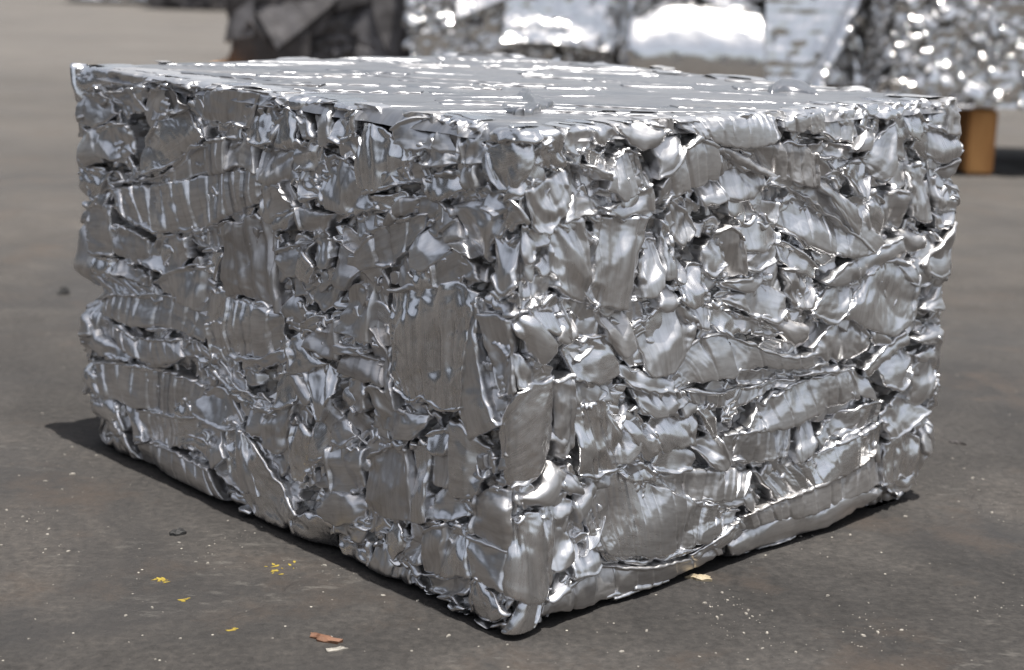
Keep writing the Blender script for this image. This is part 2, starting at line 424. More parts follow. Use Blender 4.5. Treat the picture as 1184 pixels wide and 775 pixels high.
p("286,412 305,414 330,402 / 290,420 310,423 332,415", b=.4, up=.2)
p("404,334 418,325 432,320 / 390,382 410,390 429,394", cr=.001, up=.06, lip='R')
p("432,322 440,330 444,345 / 430,392 438,400 450,398", b=-.1, w=-.003)
p("350,386 370,376 390,369 / 352,400 370,409 392,416", lip='R', cr=.001, w=.001)
p("334,398 345,384 351,400 / 338,428 352,431 372,420", b=.2, up=.15)
p("388,398 405,400 425,404 / 390,407 405,409 423,408", b=.4, up=.3)
p("352,372 365,366 388,372 / 350,380 362,384 378,378", lip='A', w=-.003)
p("322,432 330,429 338,430 / 318,472 330,472 342,466", cr=.001)
p("334,430 344,445 358,466 / 343,427 353,440 366,458", b=.45, up=.35, w=.001)
p("350,426 368,420 380,430 / 364,456 374,487 386,460", f=2, up=.1)
p("308,480 320,474 342,462 / 304,509 325,524 336,500", f=1, b=.1, up=.1, w=.001)
p("336,492 348,488 359,500 / 342,552 348,557 354,546", b=.2)
p("270,446 290,456 314,468 / 275,458 300,470 320,480", b=.35, up=.25, w=-.004)
p("282,470 300,468 306,480 / 288,498 300,504 306,500", up=.15)
p("283,499 300,518 320,552 347,594 / 262,515 275,560 298,600 318,619", lip='A', f=0, cr=.0014, w=.003, up=.04)
p("256,492 268,487 282,500 / 260,545 278,562 300,572", f=3, cr=.001, w=.001)
p("240,520 252,545 285,570 / 262,515 275,540 300,562", b=.2, up=.25, w=-.004)
p("262,566 280,572 298,580 / 266,580 285,592 303,600", b=.3, w=-.006)
p("337,598 355,594 381,601 / 340,628 358,632 380,636", b=.1, w=.002)
p("370,582 395,569 423,580 / 372,596 395,606 421,601", b=.3, w=.002)
p("380,519 398,515 421,521 / 386,565 404,570 422,563", cr=.001, b=.06, w=.001)
p("362,540 366,536 382,535 / 360,580 372,585 384,575", w=-.008, lip='L')
p("360,500 372,470 386,480 / 366,532 378,530 392,512", up=.1)
p("384,488 398,484 408,500 / 390,512 400,515 410,508", b=.2, up=.2)
p("400,440 412,436 424,446 / 402,470 412,476 424,470", up=.12)
p("426,450 436,446 446,450 / 428,492 450,500 470,502", f=2, cr=.001)
p("446,450 455,465 470,478 490,482 / 444,496 458,504 475,506 488,496", up=.3, cr=.001)
p("400,400 415,408 440,420 / 396,428 415,436 446,446", up=.25, b=.15)
p("428,528 450,515 471,520 / 426,588 450,597 480,600", cr=.001, w=.002, f=1)
p("473,516 482,510 493,513 / 477,596 486,602 495,600", cr=.001, b=.1)
p("497,526 508,522 520,526 / 500,558 510,562 520,563", cr=.001)
p("518,486 535,492 546,508 571,530 / 520,570 531,574 548,573 563,555", cr=.001, w=.001, up=.04)
p("452,336 475,330 500,333 525,327 546,340 / 461,450 475,463 495,461 515,474 534,473", f=5, cr=.001, w=.003, up=-.01, bend=.002)
p("529,346 529,400 531,460 545,507 / 551,345 553,400 563,450 577,492", lip='B', cr=.001, w=.002)
p("555,364 572,365 592,371 / 572,442 580,458 596,452", cr=.001, lip='R', up=-.05)
p("450,400 452,430 460,455 / 446,400 446,440 462,470", up=.3, b=.2)
p("558,340 575,345 598,362 / 560,352 575,358 592,368", b=.4, up=.3)
# --- lower middle
p("492,613 503,608 516,606 / 492,660 502,664 514,662", b=.15, up=.12)
p("517,612 528,608 541,608 / 514,663 530,666 546,666", cr=.001)
p("547,574 570,566 592,571 / 545,616 565,627 590,641", cr=.0012, w=.001, b=.05)
p("543,619 565,628 591,642 / 549,666 565,674 586,682", lip='A', cr=.001, w=.002)
p("592,602 606,596 618,592 634,590 / 585,688 600,693 618,694 630,668", f=3, cr=.001, up=.1, w=.004)
p("546,672 556,667 568,681 / 544,708 565,719 589,711", b=.1, up=.2)
p("604,682 618,676 633,679 / 584,731 600,737 614,719", cr=.0016, w=.003)
p("382,600 400,604 426,612 / 386,618 404,624 420,628", b=.15)
p("384,620 404,616 424,630 / 396,650 410,664 425,668", b=.12, w=-.002)
p("432,633 442,628 452,640 / 424,664 436,676 450,680", b=.1, up=.2)
p("452,650 468,662 492,690 / 448,678 466,690 480,706", n=3, b=.2, w=-.001)
p("448,596 462,600 471,622 / 450,632 460,644 469,636", b=.15, up=.25)
p("470,628 482,610 492,606 / 465,642 478,652 488,652", w=-.003)
p("455,645 470,648 485,664 / 460,652 472,658 482,668", b=.4, up=.3)
p("490,664 515,668 545,668 / 492,684 515,690 542,684", b=-.2, lip='AB', w=-.002)
p("488,688 515,690 545,700 / 480,707 508,716 540,726", b=.2, up=.3, w=-.002)
p("470,690 482,696 496,712 / 473,706 484,704 495,706", up=.4)
p("520,712 545,715 577,733 / 519,718 540,731 560,742", b=.3, up=.3, w=-.003, lip='A')
p("560,726 585,722 606,730 / 562,740 580,747 602,736", b=.3, up=.35, w=-.002)
p("500,700 530,702 560,716 / 504,708 530,712 556,724", b=.3, w=-.004)
p("495,575 510,566 540,575 / 500,596 515,600 540,596", b=-.2, up=.2, w=-.003)
p("495,502 508,496 518,500 / 496,522 508,526 519,522", up=.35, b=.1)
p("440,595 425,600 412,598 / 448,612 430,616 412,610", b=.3, w=-.004)
# --- near edge and right side, upper
p("560,154 590,146 626,150 / 562,165 590,164 624,163", b=.3, up=.1, w=-.001)
p("560,168 595,165 622,168 / 574,214 590,222 612,205", b=.06, up=.06, w=.001)
p("624,149 637,145 646,158 / 627,162 640,176 646,172", b=.2)
p("625,166 638,160 650,186 / 630,194 640,195 650,190", b=.15)
p("655,146 668,142 681,140 / 656,175 670,177 684,168", cr=.001)
p("683,140 700,144 718,154 / 686,166 700,166 712,161", up=.15)
p("715,142 740,136 762,146 / 718,156 740,172 758,164", up=.3, b=.2)
p("706,192 722,172 736,177 / 700,220 722,229 747,212", n=3, cr=.0012, w=.001)
p("654,187 675,189 702,200 / 668,192 682,200 702,210", b=.4, up=.3, w=.001)
p("606,222 630,210 652,197 / 622,268 636,266 655,230", f=2, up=.12, w=.002)
p("572,230 596,234 610,256 / 568,260 586,266 602,262", b=.1, lip='A')
p("566,266 580,275 597,280 / 570,320 584,341 597,330", b=.06, cr=.001)
p("600,262 612,268 622,290 / 604,300 612,306 618,300", b=.2, up=.25)
p("655,232 675,224 693,240 / 650,256 670,250 690,246", up=.4, b=.1)
p("697,240 720,232 748,214 / 698,246 720,249 751,241", b=.2, w=.001, up=.12)
p("720,208 735,205 750,216 / 722,222 738,218 751,226", up=.2, b=.15)
p("636,264 655,255 674,252 / 640,332 660,346 680,352", f=2, lip='L', cr=.001, up=.04)
p("676,246 682,262 690,280 / 672,330 678,345 686,354", b=-.2, up=.2, w=-.004)
p("692,250 715,252 749,250 / 684,355 704,354 727,358", f=3, cr=.001, w=.003, up=.06)
p("612,356 630,342 652,345 / 625,380 642,386 656,392", f=1, up=.2)
p("645,370 655,356 663,358 / 642,392 654,395 664,388", up=.45, w=.001)
p("688,354 708,356 730,358 / 704,396 720,412 736,404", b=.08, up=.18)
p("655,402 680,389 708,389 / 664,438 690,441 713,430", b=.1, up=.25, w=.001)
p("665,446 682,440 702,454 / 666,468 685,466 696,460", b=.15, up=.2)
p("592,371 613,363 642,388 / 604,396 620,421 638,408", b=.3, up=.15, w=.001)
p("590,408 610,416 640,426 / 600,450 615,446 640,434", b=.08, up=.2)
p("573,500 588,470 605,450 641,437 / 582,562 597,560 622,545 640,506", cr=.0008, w=.001, foldk=.4, buckle=.001, up=-.06, R=(.003,.003,.003,.003))
p("642,440 652,436 663,434 / 648,530 656,530 664,515", cr=.001, up=.06)
p("645,360 660,400 668,420 / 656,352 672,388 690,400", up=.3, w=-.006)
p("738,380 760,362 785,352 802,370 / 750,434 765,433 778,426 792,404", f=2, up=.2, w=.002)
p("785,142 815,136 850,128 880,127 901,138 / 795,152 815,160 850,170 880,166 901,158", n=7, b=.1, cr=.001, w=.002, up=.1)
p("902,139 925,133 960,123 992,125 / 905,150 935,151 960,159 986,164", n=4, cr=.001, w=.001)
p("757,166 770,153 789,145 / 758,206 774,196 791,172", cr=.001, lip='B')
p("760,216 778,186 800,163 816,162 842,180 / 764,232 786,222 810,210 830,205 843,196", n=4, b=.12, cr=.001, w=.003, up=.1)
p("815,165 840,170 870,185 892,201 / 818,173 840,181 864,194 886,203", b=.4, up=.15, w=.002)
p("862,172 890,168 920,165 946,180 / 872,188 895,202 925,212 946,216", n=5, cr=.001, up=.08)
p("835,200 860,195 883,202 / 838,230 860,233 882,220", up=.25, f=1)
p("810,213 822,207 836,203 / 812,236 826,234 839,230", up=.35)
p("868,232 900,205 940,222 980,262 1014,284 / 880,252 910,266 940,286 975,296 1008,291", n=6, cr=.001, w=.001, up=.16)
p("900,202 945,212 985,248 1016,280 / 890,212 930,228 968,258 1002,290", n=0, cr=.001, w=.003, up=.1)
p("850,238 870,228 900,236 / 855,252 872,256 895,258", up=.4, w=-.002)
p("976,195 995,185 1016,190 / 988,225 996,228 1001,224", f=4, up=.1)
p("942,206 960,206 976,222 / 972,252 984,270 992,262", b=.3, lip='A', up=.15)
p("998,182 1018,157 1038,140 / 1008,206 1026,202 1042,166", lip='A', cr=.001)
p("1048,130 1062,129 1073,140 / 1050,156 1060,160 1071,151", b=.2, up=.1)
p("1080,128 1096,124 1110,134 / 1072,146 1090,151 1109,150", b=.15, up=.15)
p("1068,152 1090,148 1110,156 / 1072,178 1090,188 1113,170", f=2)
p("1078,196 1096,190 1112,180 / 1085,206 1098,203 1111,188", b=.3, up=.25)
p("1052,192 1064,189 1076,190 / 1055,250 1064,256 1075,254", f=2, cr=.001)
p("1024,222 1036,220 1048,221 / 1022,262 1034,264 1045,262", b=.15, cr=.001)
p("1080,206 1092,204 1102,206 / 1080,240 1092,243 1103,240", f=2)
p("1000,230 1012,222 1023,234 / 1002,262 1012,276 1020,278", b=.15, lip='A')
p("984,232 992,229 1000,232 / 984,266 992,268 1000,262", cr=.001)
p("950,325 980,301 1005,290 1042,274 / 956,330 985,324 1012,309 1041,292", b=.3, up=.15, w=.002)
p("1000,150 1012,148 1025,138 / 985,172 1000,172 1010,160", up=.35, b=.1)
p("940,160 965,165 995,170 / 945,180 965,182 992,182", up=.25, b=-.2, w=-.006)
p("1010,130 1030,128 1050,124 / 1015,137 1032,138 1050,132", b=.3, up=.1)
# --- right side, middle
p("984,346 1008,322 1035,302 1062,318 / 974,366 1005,381 1030,387 1052,368", cr=.0012, w=.003, f=1)
p("945,346 965,326 1000,320 / 934,362 960,373 980,350", up=.3)
p("1060,290 1075,270 1096,280 / 1064,312 1085,320 1101,300", b=.1)
p("1094,284 1102,284 1110,290 / 1090,300 1098,306 1106,305", b=.3, up=.2)
p("1064,356 1085,334 1101,306 / 1074,360 1092,352 1103,322", b=.12, w=.001)
p("1040,310 1060,300 1080,310 / 1052,328 1068,331 1085,318", b=.2, lip='B')
p("1042,270 1055,264 1066,276 / 1044,284 1056,290 1064,284", b=.4, up=.2)
p("1056,391 1074,381 1092,374 / 1062,397 1080,396 1093,388", b=.35, up=.3, w=.001)
p("1058,411 1078,400 1096,384 / 1062,420 1082,412 1097,400", b=.35, up=.3, w=.002)
p("1050,430 1070,410 1089,400 / 1048,462 1064,466 1082,430", cr=.0012, up=.1)
p("1088,358 1092,380 1090,402 / 1096,356 1100,380 1097,406", b=.3, up=.1)
p("1014,416 1035,405 1056,405 / 1020,446 1038,450 1052,436", b=.08, up=.3)
p("994,426 1020,401 1045,381 / 1000,434 1026,413 1049,396", b=.4, up=.3, w=.002)
p("934,402 960,372 985,365 1001,386 / 940,413 965,416 985,413 1001,405", b=.2, up=.2, w=.001)
p("1078,452 1089,431 1098,425 / 1080,458 1090,446 1098,440", b=.35, up=.25)
p("1018,480 1035,462 1056,450 / 1024,506 1040,501 1072,475", up=.12)
p("1006,382 1018,380 1030,388 / 1006,396 1018,400 1030,398", b=.3)
p("780,233 795,244 801,265 / 780,270 790,285 796,275", up=.1, b=.15)
p("769,256 769,290 767,322 / 778,256 778,290 777,321", b=.35, lip='A')
p("775,290 785,295 796,312 / 775,320 785,326 794,320", up=.35)
p("744,298 755,278 766,276 / 742,342 755,338 764,328", b=.12, up=.25)
p("788,326 802,305 815,308 / 786,350 800,354 813,345", up=.25, f=1)
p("762,330 775,325 785,340 / 760,355 770,359 784,349", b=.2, up=.2)
p("814,286 828,278 838,290 / 812,315 822,319 836,305", b=.2, up=.1)
p("828,268 842,262 856,275 / 832,315 845,319 859,314", cr=.001, b=.05)
p("855,262 880,252 905,274 / 858,290 880,291 902,282", cr=.001, f=1, up=.1)
p("858,294 880,290 902,281 / 860,312 876,313 896,300", b=.1, up=.4)
p("834,326 860,321 884,308 / 845,336 862,336 887,324", b=.2, up=.4, w=.001)
p("829,346 860,335 885,325 909,340 / 848,356 872,366 895,371 906,360", b=.1, up=.2, cr=.001)
p("908,312 922,311 941,312 / 912,345 922,357 935,354", f=2, lip='A', up=.05)
p("905,280 918,285 940,308 / 906,300 918,312 936,318", up=.12, cr=.001)
p("782,350 800,348 820,352 / 790,372 800,378 815,380", up=.3, f=1)
p("820,350 836,356 850,384 / 818,376 830,382 842,388", lip='B', up=.15)
p("848,362 880,370 905,386 / 845,385 868,383 896,392", b=-.2, lip='A', up=.1)
p("878,370 900,362 926,376 / 898,385 912,396 926,390", b=.25, up=.25)
p("772,442 795,402 830,385 870,399 910,412 960,402 / 782,449 800,441 840,433 870,421 905,425 955,420", n=3, b=.06, cr=.0012, w=.003, up=.15)
p("855,428 880,426 920,426 950,420 / 850,445 880,443 915,438 950,430", n=2, lip='AB', up=.05)
p("793,452 830,453 860,447 890,440 916,438 / 798,466 825,471 850,472 875,458 908,446", n=5, lip='A', cr=.001, up=.02)
p("861,492 880,466 900,455 925,442 988,424 / 864,497 890,496 915,490 950,475 990,460", n=4, cr=.001, up=.2, w=.002)
p("840,503 865,498 914,490 / 840,536 865,535 906,528", n=3, cr=.001, w=-.001)
p("925,486 936,478 950,478 / 918,532 930,526 941,515", up=.2, lip='L')
p("945,502 965,486 990,470 1016,462 / 948,515 966,505 990,498 1012,485", n=2, lip='A', up=.15)
p("935,532 960,516 990,502 1020,485 / 935,560 960,551 985,540 1016,524", n=4, lip='A', cr=.001, w=.001)
p("925,400 945,420 968,424 / 925,416 940,430 966,432", b=.3, up=.2, w=-.002)
p("965,432 985,428 1004,440 / 966,450 985,454 1006,460", up=.12, b=.1)
p("736,446 760,445 792,455 / 740,470 760,481 796,462", b=-.12, up=.25)
p("714,420 740,430 778,440 / 717,436 740,450 774,453", b=.25, up=.15, w=.001)
p("668,472 680,468 696,463 / 667,550 684,551 710,542", f=3, cr=.001, w=.002)
p("697,464 706,482 714,490 / 708,542 714,538 720,532", b=.15, up=.1)
p("712,496 724,488 738,508 / 710,533 722,534 736,520", up=.6, cr=.001, w=.003)
p("720,488 735,474 757,502 / 735,520 746,531 759,518", b=.25, up=.3, w=.002)
p("750,492 770,472 802,470 / 764,522 780,516 798,512", up=.35, f=1, b=.1, w=.001)
p("803,474 814,470 826,471 / 814,500 822,504 829,506", lip='L')
p("806,516 818,508 829,505 / 822,540 834,541 840,532", b=.1, lip='R', up=.2)
p("760,522 778,510 802,526 / 756,545 775,546 798,541", b=.15, up=.2)
p("718,542 738,534 757,545 / 720,552 740,556 757,556", b=.2, up=.3)
p("752,552 790,545 840,543 872,547 / 765,568 800,578 840,576 858,570", n=5, cr=.001, w=.001)
p("875,547 895,540 926,534 / 893,576 912,577 942,560", n=3, cr=.001, up=.1)
p("800,577 830,576 865,574 / 806,586 832,588 864,584", b=.4, w=-.001)
p("856,570 866,564 876,574 / 860,584 868,588 877,580", b=.35, up=.3)
# --- right side, bottom
p("678,596 708,545 745,558 800,578 838,588 / 690,636 720,641 760,640 800,630 826,618", n=9, cr=.001, w=.003, up=.04)
p("698,637 740,641 790,636 818,624 / 705,651 740,649 775,646 802,632", n=4, b=.1)
p("830,590 845,588 856,590 / 818,615 830,618 842,614", b=.2, lip='A', up=.2)
p("844,606 872,590 905,575 940,561 975,545 1000,530 1026,512 / 850,624 875,606 905,599 940,590 975,576 1000,566 1022,558", n=11, cr=.0008, w=.003, lip='A')
p("1024,514 1045,500 1060,505 / 1020,560 1040,556 1056,548", f=3, w=.001)
p("1055,506 1068,490 1079,494 / 1060,546 1066,551 1075,524", f=2, up=.1)
p("1070,490 1078,480 1080,500 / 1074,510 1078,520 1078,524", b=.3)
p("1028,556 1045,552 1062,550 / 1028,569 1045,571 1064,560", b=.3, up=.2)
p("842,628 880,606 930,591 985,566 1022,566 / 846,645 880,641 930,619 980,593 1024,573", b=.3, w=.002, up=.1, cr=.001)
p("632,696 660,671 700,655 740,655 790,646 826,628 / 628,712 665,703 710,690 760,675 800,656 832,640", n=4, b=.14, w=.003, up=.15, cr=.001)
p("796,640 830,618 852,600 / 806,650 838,628 858,608", b=.3, up=.2, w=.002)
p("657,642 675,626 692,618 / 660,665 680,662 691,654", up=.3, f=1, w=.001)
p("636,602 650,595 662,590 / 632,656 645,655 657,645", up=.15)
p("630,692 650,668 666,650 / 640,692 656,680 672,662", b=.3, up=.3, w=-.001)
p("594,574 620,565 642,534 / 595,583 630,580 654,550", b=.35, up=.2)
p("624,586 640,576 662,580 / 622,598 640,601 656,595", b=.2, up=.2)
p("660,580 674,560 686,551 / 664,600 674,590 691,566", b=.3, up=.3)
p("642,548 655,540 668,556 / 645,560 658,566 668,572", b=.3, up=.3, w=-.002)
p("684,554 700,546 712,542 / 688,566 698,562 708,556", b=.2, up=.3)
p("690,600 700,575 712,560 / 672,640 690,625 700,600", w=-.005, up=.1)
p("529,146 545,148 560,152 / 533,188 545,190 558,189", b=.1, up=.2, w=-.002)
p("490,206 510,200 536,196 / 495,232 512,229 534,222", up=.2, w=-.002, b=.1)
p("556,218 572,222 590,232 / 556,240 566,246 572,250", up=.2, w=-.002)
p("596,205 606,208 622,212 / 588,228 600,232 608,226", up=.3, w=-.001)
p("425,224 445,226 462,222 / 430,240 446,244 470,236", up=.25, w=-.003, b=.1)
p("330,340 342,350 350,368 / 322,360 334,376 345,384", up=.25, w=-.003, b=.1)
# ------------------------------------------------------------------ ground
def ground_material():
    m, nt, P = newmat('yard_concrete')
    tc = N(nt, 'TexCoord'); o = tc.outputs['Object']
    big = noise_node(nt, o, 1.1, 6, .6); mid = noise_node(nt, o, 7, 8, .65); fine = noise_node(nt, o, 120, 6, .7)
    base = ramp(nt, mid.outputs[0], [(.25, (.012, .011, .0105)), (.5, (.027, .0252, .0240)), (.75, (.050, .0468, .0445))]).outputs[0]
    base = mixrgb(nt, ramp(nt, big.outputs[0], [(.35, (0, 0, 0)), (.7, (1, 1, 1))]).outputs[0], base, (.046, .043, .041), 'MIX')
    f = ramp(nt, fine.outputs[0], [(.25, (.45, .44, .43)), (.5, (1, 1, 1)), (.75, (1.7, 1.66, 1.6))])
    base = mixrgb(nt, 1.0, base, f.outputs[0], 'MULTIPLY')
    # oil-dark patches
    oil = noise_node(nt, o, 2.6, 5, .6); oil.inputs['Distortion'].default_value = .6
    base = mixrgb(nt, ramp(nt, oil.outputs[0], [(.50, (0, 0, 0)), (.62, (.75, .75, .75))]).outputs[0], base, (.018, .0175, .018), 'MIX')
    pt = noise_node(nt, o, 1.9, 7, .68); pt.inputs['Distortion'].default_value = .4
    base = mixrgb(nt, 1.0, base, ramp(nt, pt.outputs[0], [(.32, (.50, .50, .52)), (.5, (.92, .905, .89)), (.66, (1.38, 1.31, 1.24))]).outputs[0], 'MULTIPLY')
    # rusty tint
    ru = noise_node(nt, o, 5.3, 6, .7)
    base = mixrgb(nt, ramp(nt, ru.outputs[0], [(.54, (0, 0, 0)), (.70, (.7, .7, .7))]).outputs[0], base, (.048, .036, .028), 'MIX')
    # pale worn scuffs
    mp = N(nt, 'Mapping'); mp.inputs['Scale'].default_value = (1, 2.4, 1); mp.inputs['Rotation'].default_value = (0, 0, .5)
    nt.links.new(o, mp.inputs[0])
    sc = noise_node(nt, mp.outputs[0], 34, 5, .7); sm = noise_node(nt, o, 4, 3, .5)
    s1 = ramp(nt, sc.outputs[0], [(.56, (0, 0, 0)), (.66, (1, 1, 1))]); s2 = ramp(nt, sm.outputs[0], [(.52, (0, 0, 0)), (.64, (1, 1, 1))])
    base = mixrgb(nt, math_node(nt, 'MULTIPLY', math_node(nt, 'MULTIPLY', s1.outputs[0], s2.outputs[0]), .35), base, (.14, .132, .12))
    # paler tone further back across the yard
    sx = N(nt, 'SeparateXYZ'); nt.links.new(o, sx.inputs[0])
    mr = N(nt, 'MapRange'); nt.links.new(sx.outputs['Y'], mr.inputs[0]); mr.inputs[1].default_value = .3; mr.inputs[2].default_value = 6.5; mr.inputs[3].default_value = 0; mr.inputs[4].default_value = .75
    base = mixrgb(nt, math_node(nt, 'MULTIPLY', mr.outputs[0], ramp(nt, big.outputs[0], [(.2, (.7, .7, .7)), (.7, (1, 1, 1))]).outputs[0]), base, (.120, .111, .102))
    # specks
    vo = N(nt, 'TexVoronoi'); vo.inputs['Scale'].default_value = 130; nt.links.new(o, vo.inputs['Vector'])
    v1 = ramp(nt, vo.outputs['Distance'], [(.10, (1, 1, 1)), (.16, (0, 0, 0))])
    cs = N(nt, 'SeparateColor'); nt.links.new(vo.outputs['Color'], cs.inputs[0])
    v2 = ramp(nt, cs.outputs[0], [(.975, (0, 0, 0)), (.98, (1, 1, 1))])
    base = mixrgb(nt, math_node(nt, 'MULTIPLY', v1.outputs[0], v2.outputs[0]), base, (.34, .32, .28))
    # cracks
    wv = noise_node(nt, o, 3, 4, .6); off = N(nt, 'VectorMath', operation='MULTIPLY_ADD')
    nt.links.new(wv.outputs['Color'], off.inputs[0]); off.inputs[1].default_value = (.35, .35, .35); nt.links.new(o, off.inputs[2])
    cr = N(nt, 'TexVoronoi', feature='DISTANCE_TO_EDGE'); cr.inputs['Scale'].default_value = 1.7; nt.links.new(off.outputs[0], cr.inputs['Vector'])
    ck = ramp(nt, cr.outputs['Distance'], [(.0, (1, 1, 1)), (.009, (0, 0, 0))])
    cm = noise_node(nt, o, 2.2, 3, .5); cmr = ramp(nt, cm.outputs[0], [(.46, (0, 0, 0)), (.56, (1, 1, 1))])
    ckf = math_node(nt, 'MULTIPLY', ck.outputs[0], cmr.outputs[0])
    base = mixrgb(nt, math_node(nt, 'MULTIPLY', ckf, .22), base, (.03, .026, .024))
    nt.links.new(base, P.inputs['Base Color'])
    rr = ramp(nt, oil.outputs[0], [(.45, (.92, .92, .92)), (.7, (.62, .62, .62))]); nt.links.new(rr.outputs[0], P.inputs['Roughness'])
    P.inputs['Specular IOR Level'].default_value = .35
    hh = math_node(nt, 'SUBTRACT', math_node(nt, 'ADD', math_node(nt, 'MULTIPLY', mid.outputs[0], .8), math_node(nt, 'MULTIPLY', fine.outputs[0], .45)), math_node(nt, 'MULTIPLY', ckf, .25))
    b = N(nt, 'Bump'); b.inputs['Strength'].default_value = .9; b.inputs['Distance'].default_value = .008
    nt.links.new(hh, b.inputs['Height']); nt.links.new(b.outputs[0], P.inputs['Normal'])
    return m
M_GROUND = ground_material()
# one sheet: fine near the bale, out to the horizon
def gaxis(lo, hi, far, st):
    inner = np.arange(lo, hi+1e-6, st); k = np.geomspace(st, far, 26)
    return np.r_[(lo-k)[::-1], inner, hi+k]
gx = gaxis(-1.4, 1.4, 600, .02); gy = gaxis(-1.1, 2.0, 900, .02)
GX, GY = np.meshgrid(gx, gy, indexing='ij')
near = np.exp(-np.maximum(np.hypot(GX, GY-.3)-1.5, 0)/2)
def gz(x, y): return np.exp(-np.maximum(np.hypot(x, y-.3)-1.5, 0)/2)*(.0010*noise2(x/.35, y/.35, 3)+.0005*noise2(x/.08, y/.08, 4))-.0006
GZ = gz(GX, GY)
g = obj('ground', mesh_from('ground', np.stack([GX, GY, GZ], -1).reshape(-1, 3), grid_faces(len(gx), len(gy)), M_GROUND))
tag(g, 'brown grey oil-stained concrete yard', kind='structure')

# ------------------------------------------------------------------ the crushed bale
BW, BL, BH, BTH = 0.5740, 0.6684, 0.400, 0.749134
FR = Frame(BW, BL, BTH, .011)
def outline(U, V):
    du = np.minimum(np.abs(U+BL), np.abs(U-(2*BW+BL)))
    k = np.exp(-(du/.05)**2)+np.exp(-((U-BW)/.05)**2)
    return k*(.005*noise2(V/.05, U*0, 61)+.003*noise2(V/.02, U*0+3, 62))-.030*np.exp(-(du/.035)**2-((V-.168)/.014)**2)-.010*k*np.exp(-(V/.035)**2)+.003*noise2(U/.09, V/.09, 63)+.008*np.exp(-(U/.04)**2-(V/.05)**2)
FR.warp = outline
ca, sa = math.cos(BTH), math.sin(BTH)
DA, DB = np.array([ca, sa, 0]), np.array([-sa, ca, 0])
def pixray(x, y):
    return fw+rt*(x-IW/2)/FPX-up*(y-IH/2)/FPX
def unproj(x, y):
    """where the sight line through a traced point meets the bale's near sides -> (U, V)"""
    d = pixray(x, y)
    t = -(CAM@DB)/(d@DB); P1 = CAM+t*d; ua = P1@DA              # right side plane b=0
    t2 = -(CAM@DA)/(d@DA); P2 = CAM+t2*d; ub = P2@DB            # left side plane a=0
    return (ua, P1[2]) if ua > 0 else (-ub, P2[2])
def parse(s):
    a, b = s.split('/')
    return [[unproj(*map(float, q.split(','))) for q in h.split()] for h in (a, b)]

bale = empty('crushed_bale', (0, 0, 0), 0)
tag(bale, 'large block of crumpled silver aluminium sheets in the foreground on the concrete', 'scrap bale')
rng = np.random.default_rng(7)
for i, (s, k) in enumerate(SHEETS):
    A, B = parse(s)
    if A[0][0] > 0: k['up'] = k.get('up', .04)+.05
    UV, W, uvm = piece(A, B, rng, **k)
    V = UV[..., 1]
    # undercut towards the ground, turned in under the pressed top
    W = W-.007*np.clip(1-V/.03, 0, 1)**1.5-1.6*np.clip(.005-V, 0, None)-1.4*np.clip(V-BH+.004, 0, None)
    V = np.where(V < .004, np.maximum(.004+(V-.004)*.3, .0006), V)
    V = np.where(V > BH-.002, BH-.002+(V-BH+.002)*.2, V)
    P = FR.pos(UV[..., 0], V, W)
    tone = float(np.clip(rng.normal(.62, .28), 0, 1))
    if k.get('n', 0) >= 2: nm = 'ribbed_strip'
    elif k.get('f', 0) >= 2: nm = 'fluted_panel'
    elif k.get('b', 0) >= .28: nm = 'rolled_tube'
    elif k.get('b', 0) >= .1: nm = 'bulged_plate'
    elif k.get('lip'): nm = 'hemmed_sheet'
    else: nm = 'folded_sheet'
    sp = Soup(); sp.add(P, uvm, tone)
    obj(nm, sp.mesh(nm, M_ALU), bale)

def cover(frame, u0, u1, v0, v1, count, smin, smax, wlo, whi, rng, step, soup, upm=.15, H=None, cr=.006, cap=.004, bk=1.0):
    for _ in range(count):
        U, V = rng.uniform(u0, u1), rng.uniform(v0, v1)
        a = smin*(smax/smin)**rng.uniform(0, 1); asp = rng.uniform(.3, .9); th = rng.uniform(-.6, .6)+(np.pi/2 if rng.random() < .35 else 0)
        c, s = math.cos(th), math.sin(th)
        def q(x, y): return (U+(x*c-y*s)*a, V+(x*s+y*c)*a)
        bw = rng.normal(0, .18)
        A = [q(-.5, asp/2*rng.uniform(.5, 1.2)), q(0, asp/2+bw), q(.5, asp/2*rng.uniform(.5, 1.2))]
        B = [q(-.5, -asp/2*rng.uniform(.5, 1.2)), q(0, -asp/2+bw), q(.5, -asp/2*rng.uniform(.5, 1.2))]
        kind = rng.random()
        k = {}
        if kind < .25: k = dict(n=int(rng.integers(2, 6)))
        elif kind < .4: k = dict(f=int(rng.integers(1, 4)))
        elif kind < .75: k = dict(b=bk*rng.uniform(.15, .45))
        UV, W, uvm = piece(A, B, rng, w=rng.uniform(wlo, whi), up=rng.normal(upm, .45), lr=rng.normal(0, .35), cr=cr*rng.uniform(.5, 1.2),
                           step=step, lip=rng.choice(['', '', 'A', 'B', 'R', 'AB']), depth=.016, cap=cap, **k)
        Vv = np.clip(UV[..., 1], .001, None); W = W-1.5*np.clip(.004-UV[..., 1], 0, None)
        if H: Vv = np.where(Vv > H, H+(Vv-H)*.1, Vv)
        soup.add(frame.pos(UV[..., 0], Vv, W), uvm, float(rng.uniform(.1, 1)))

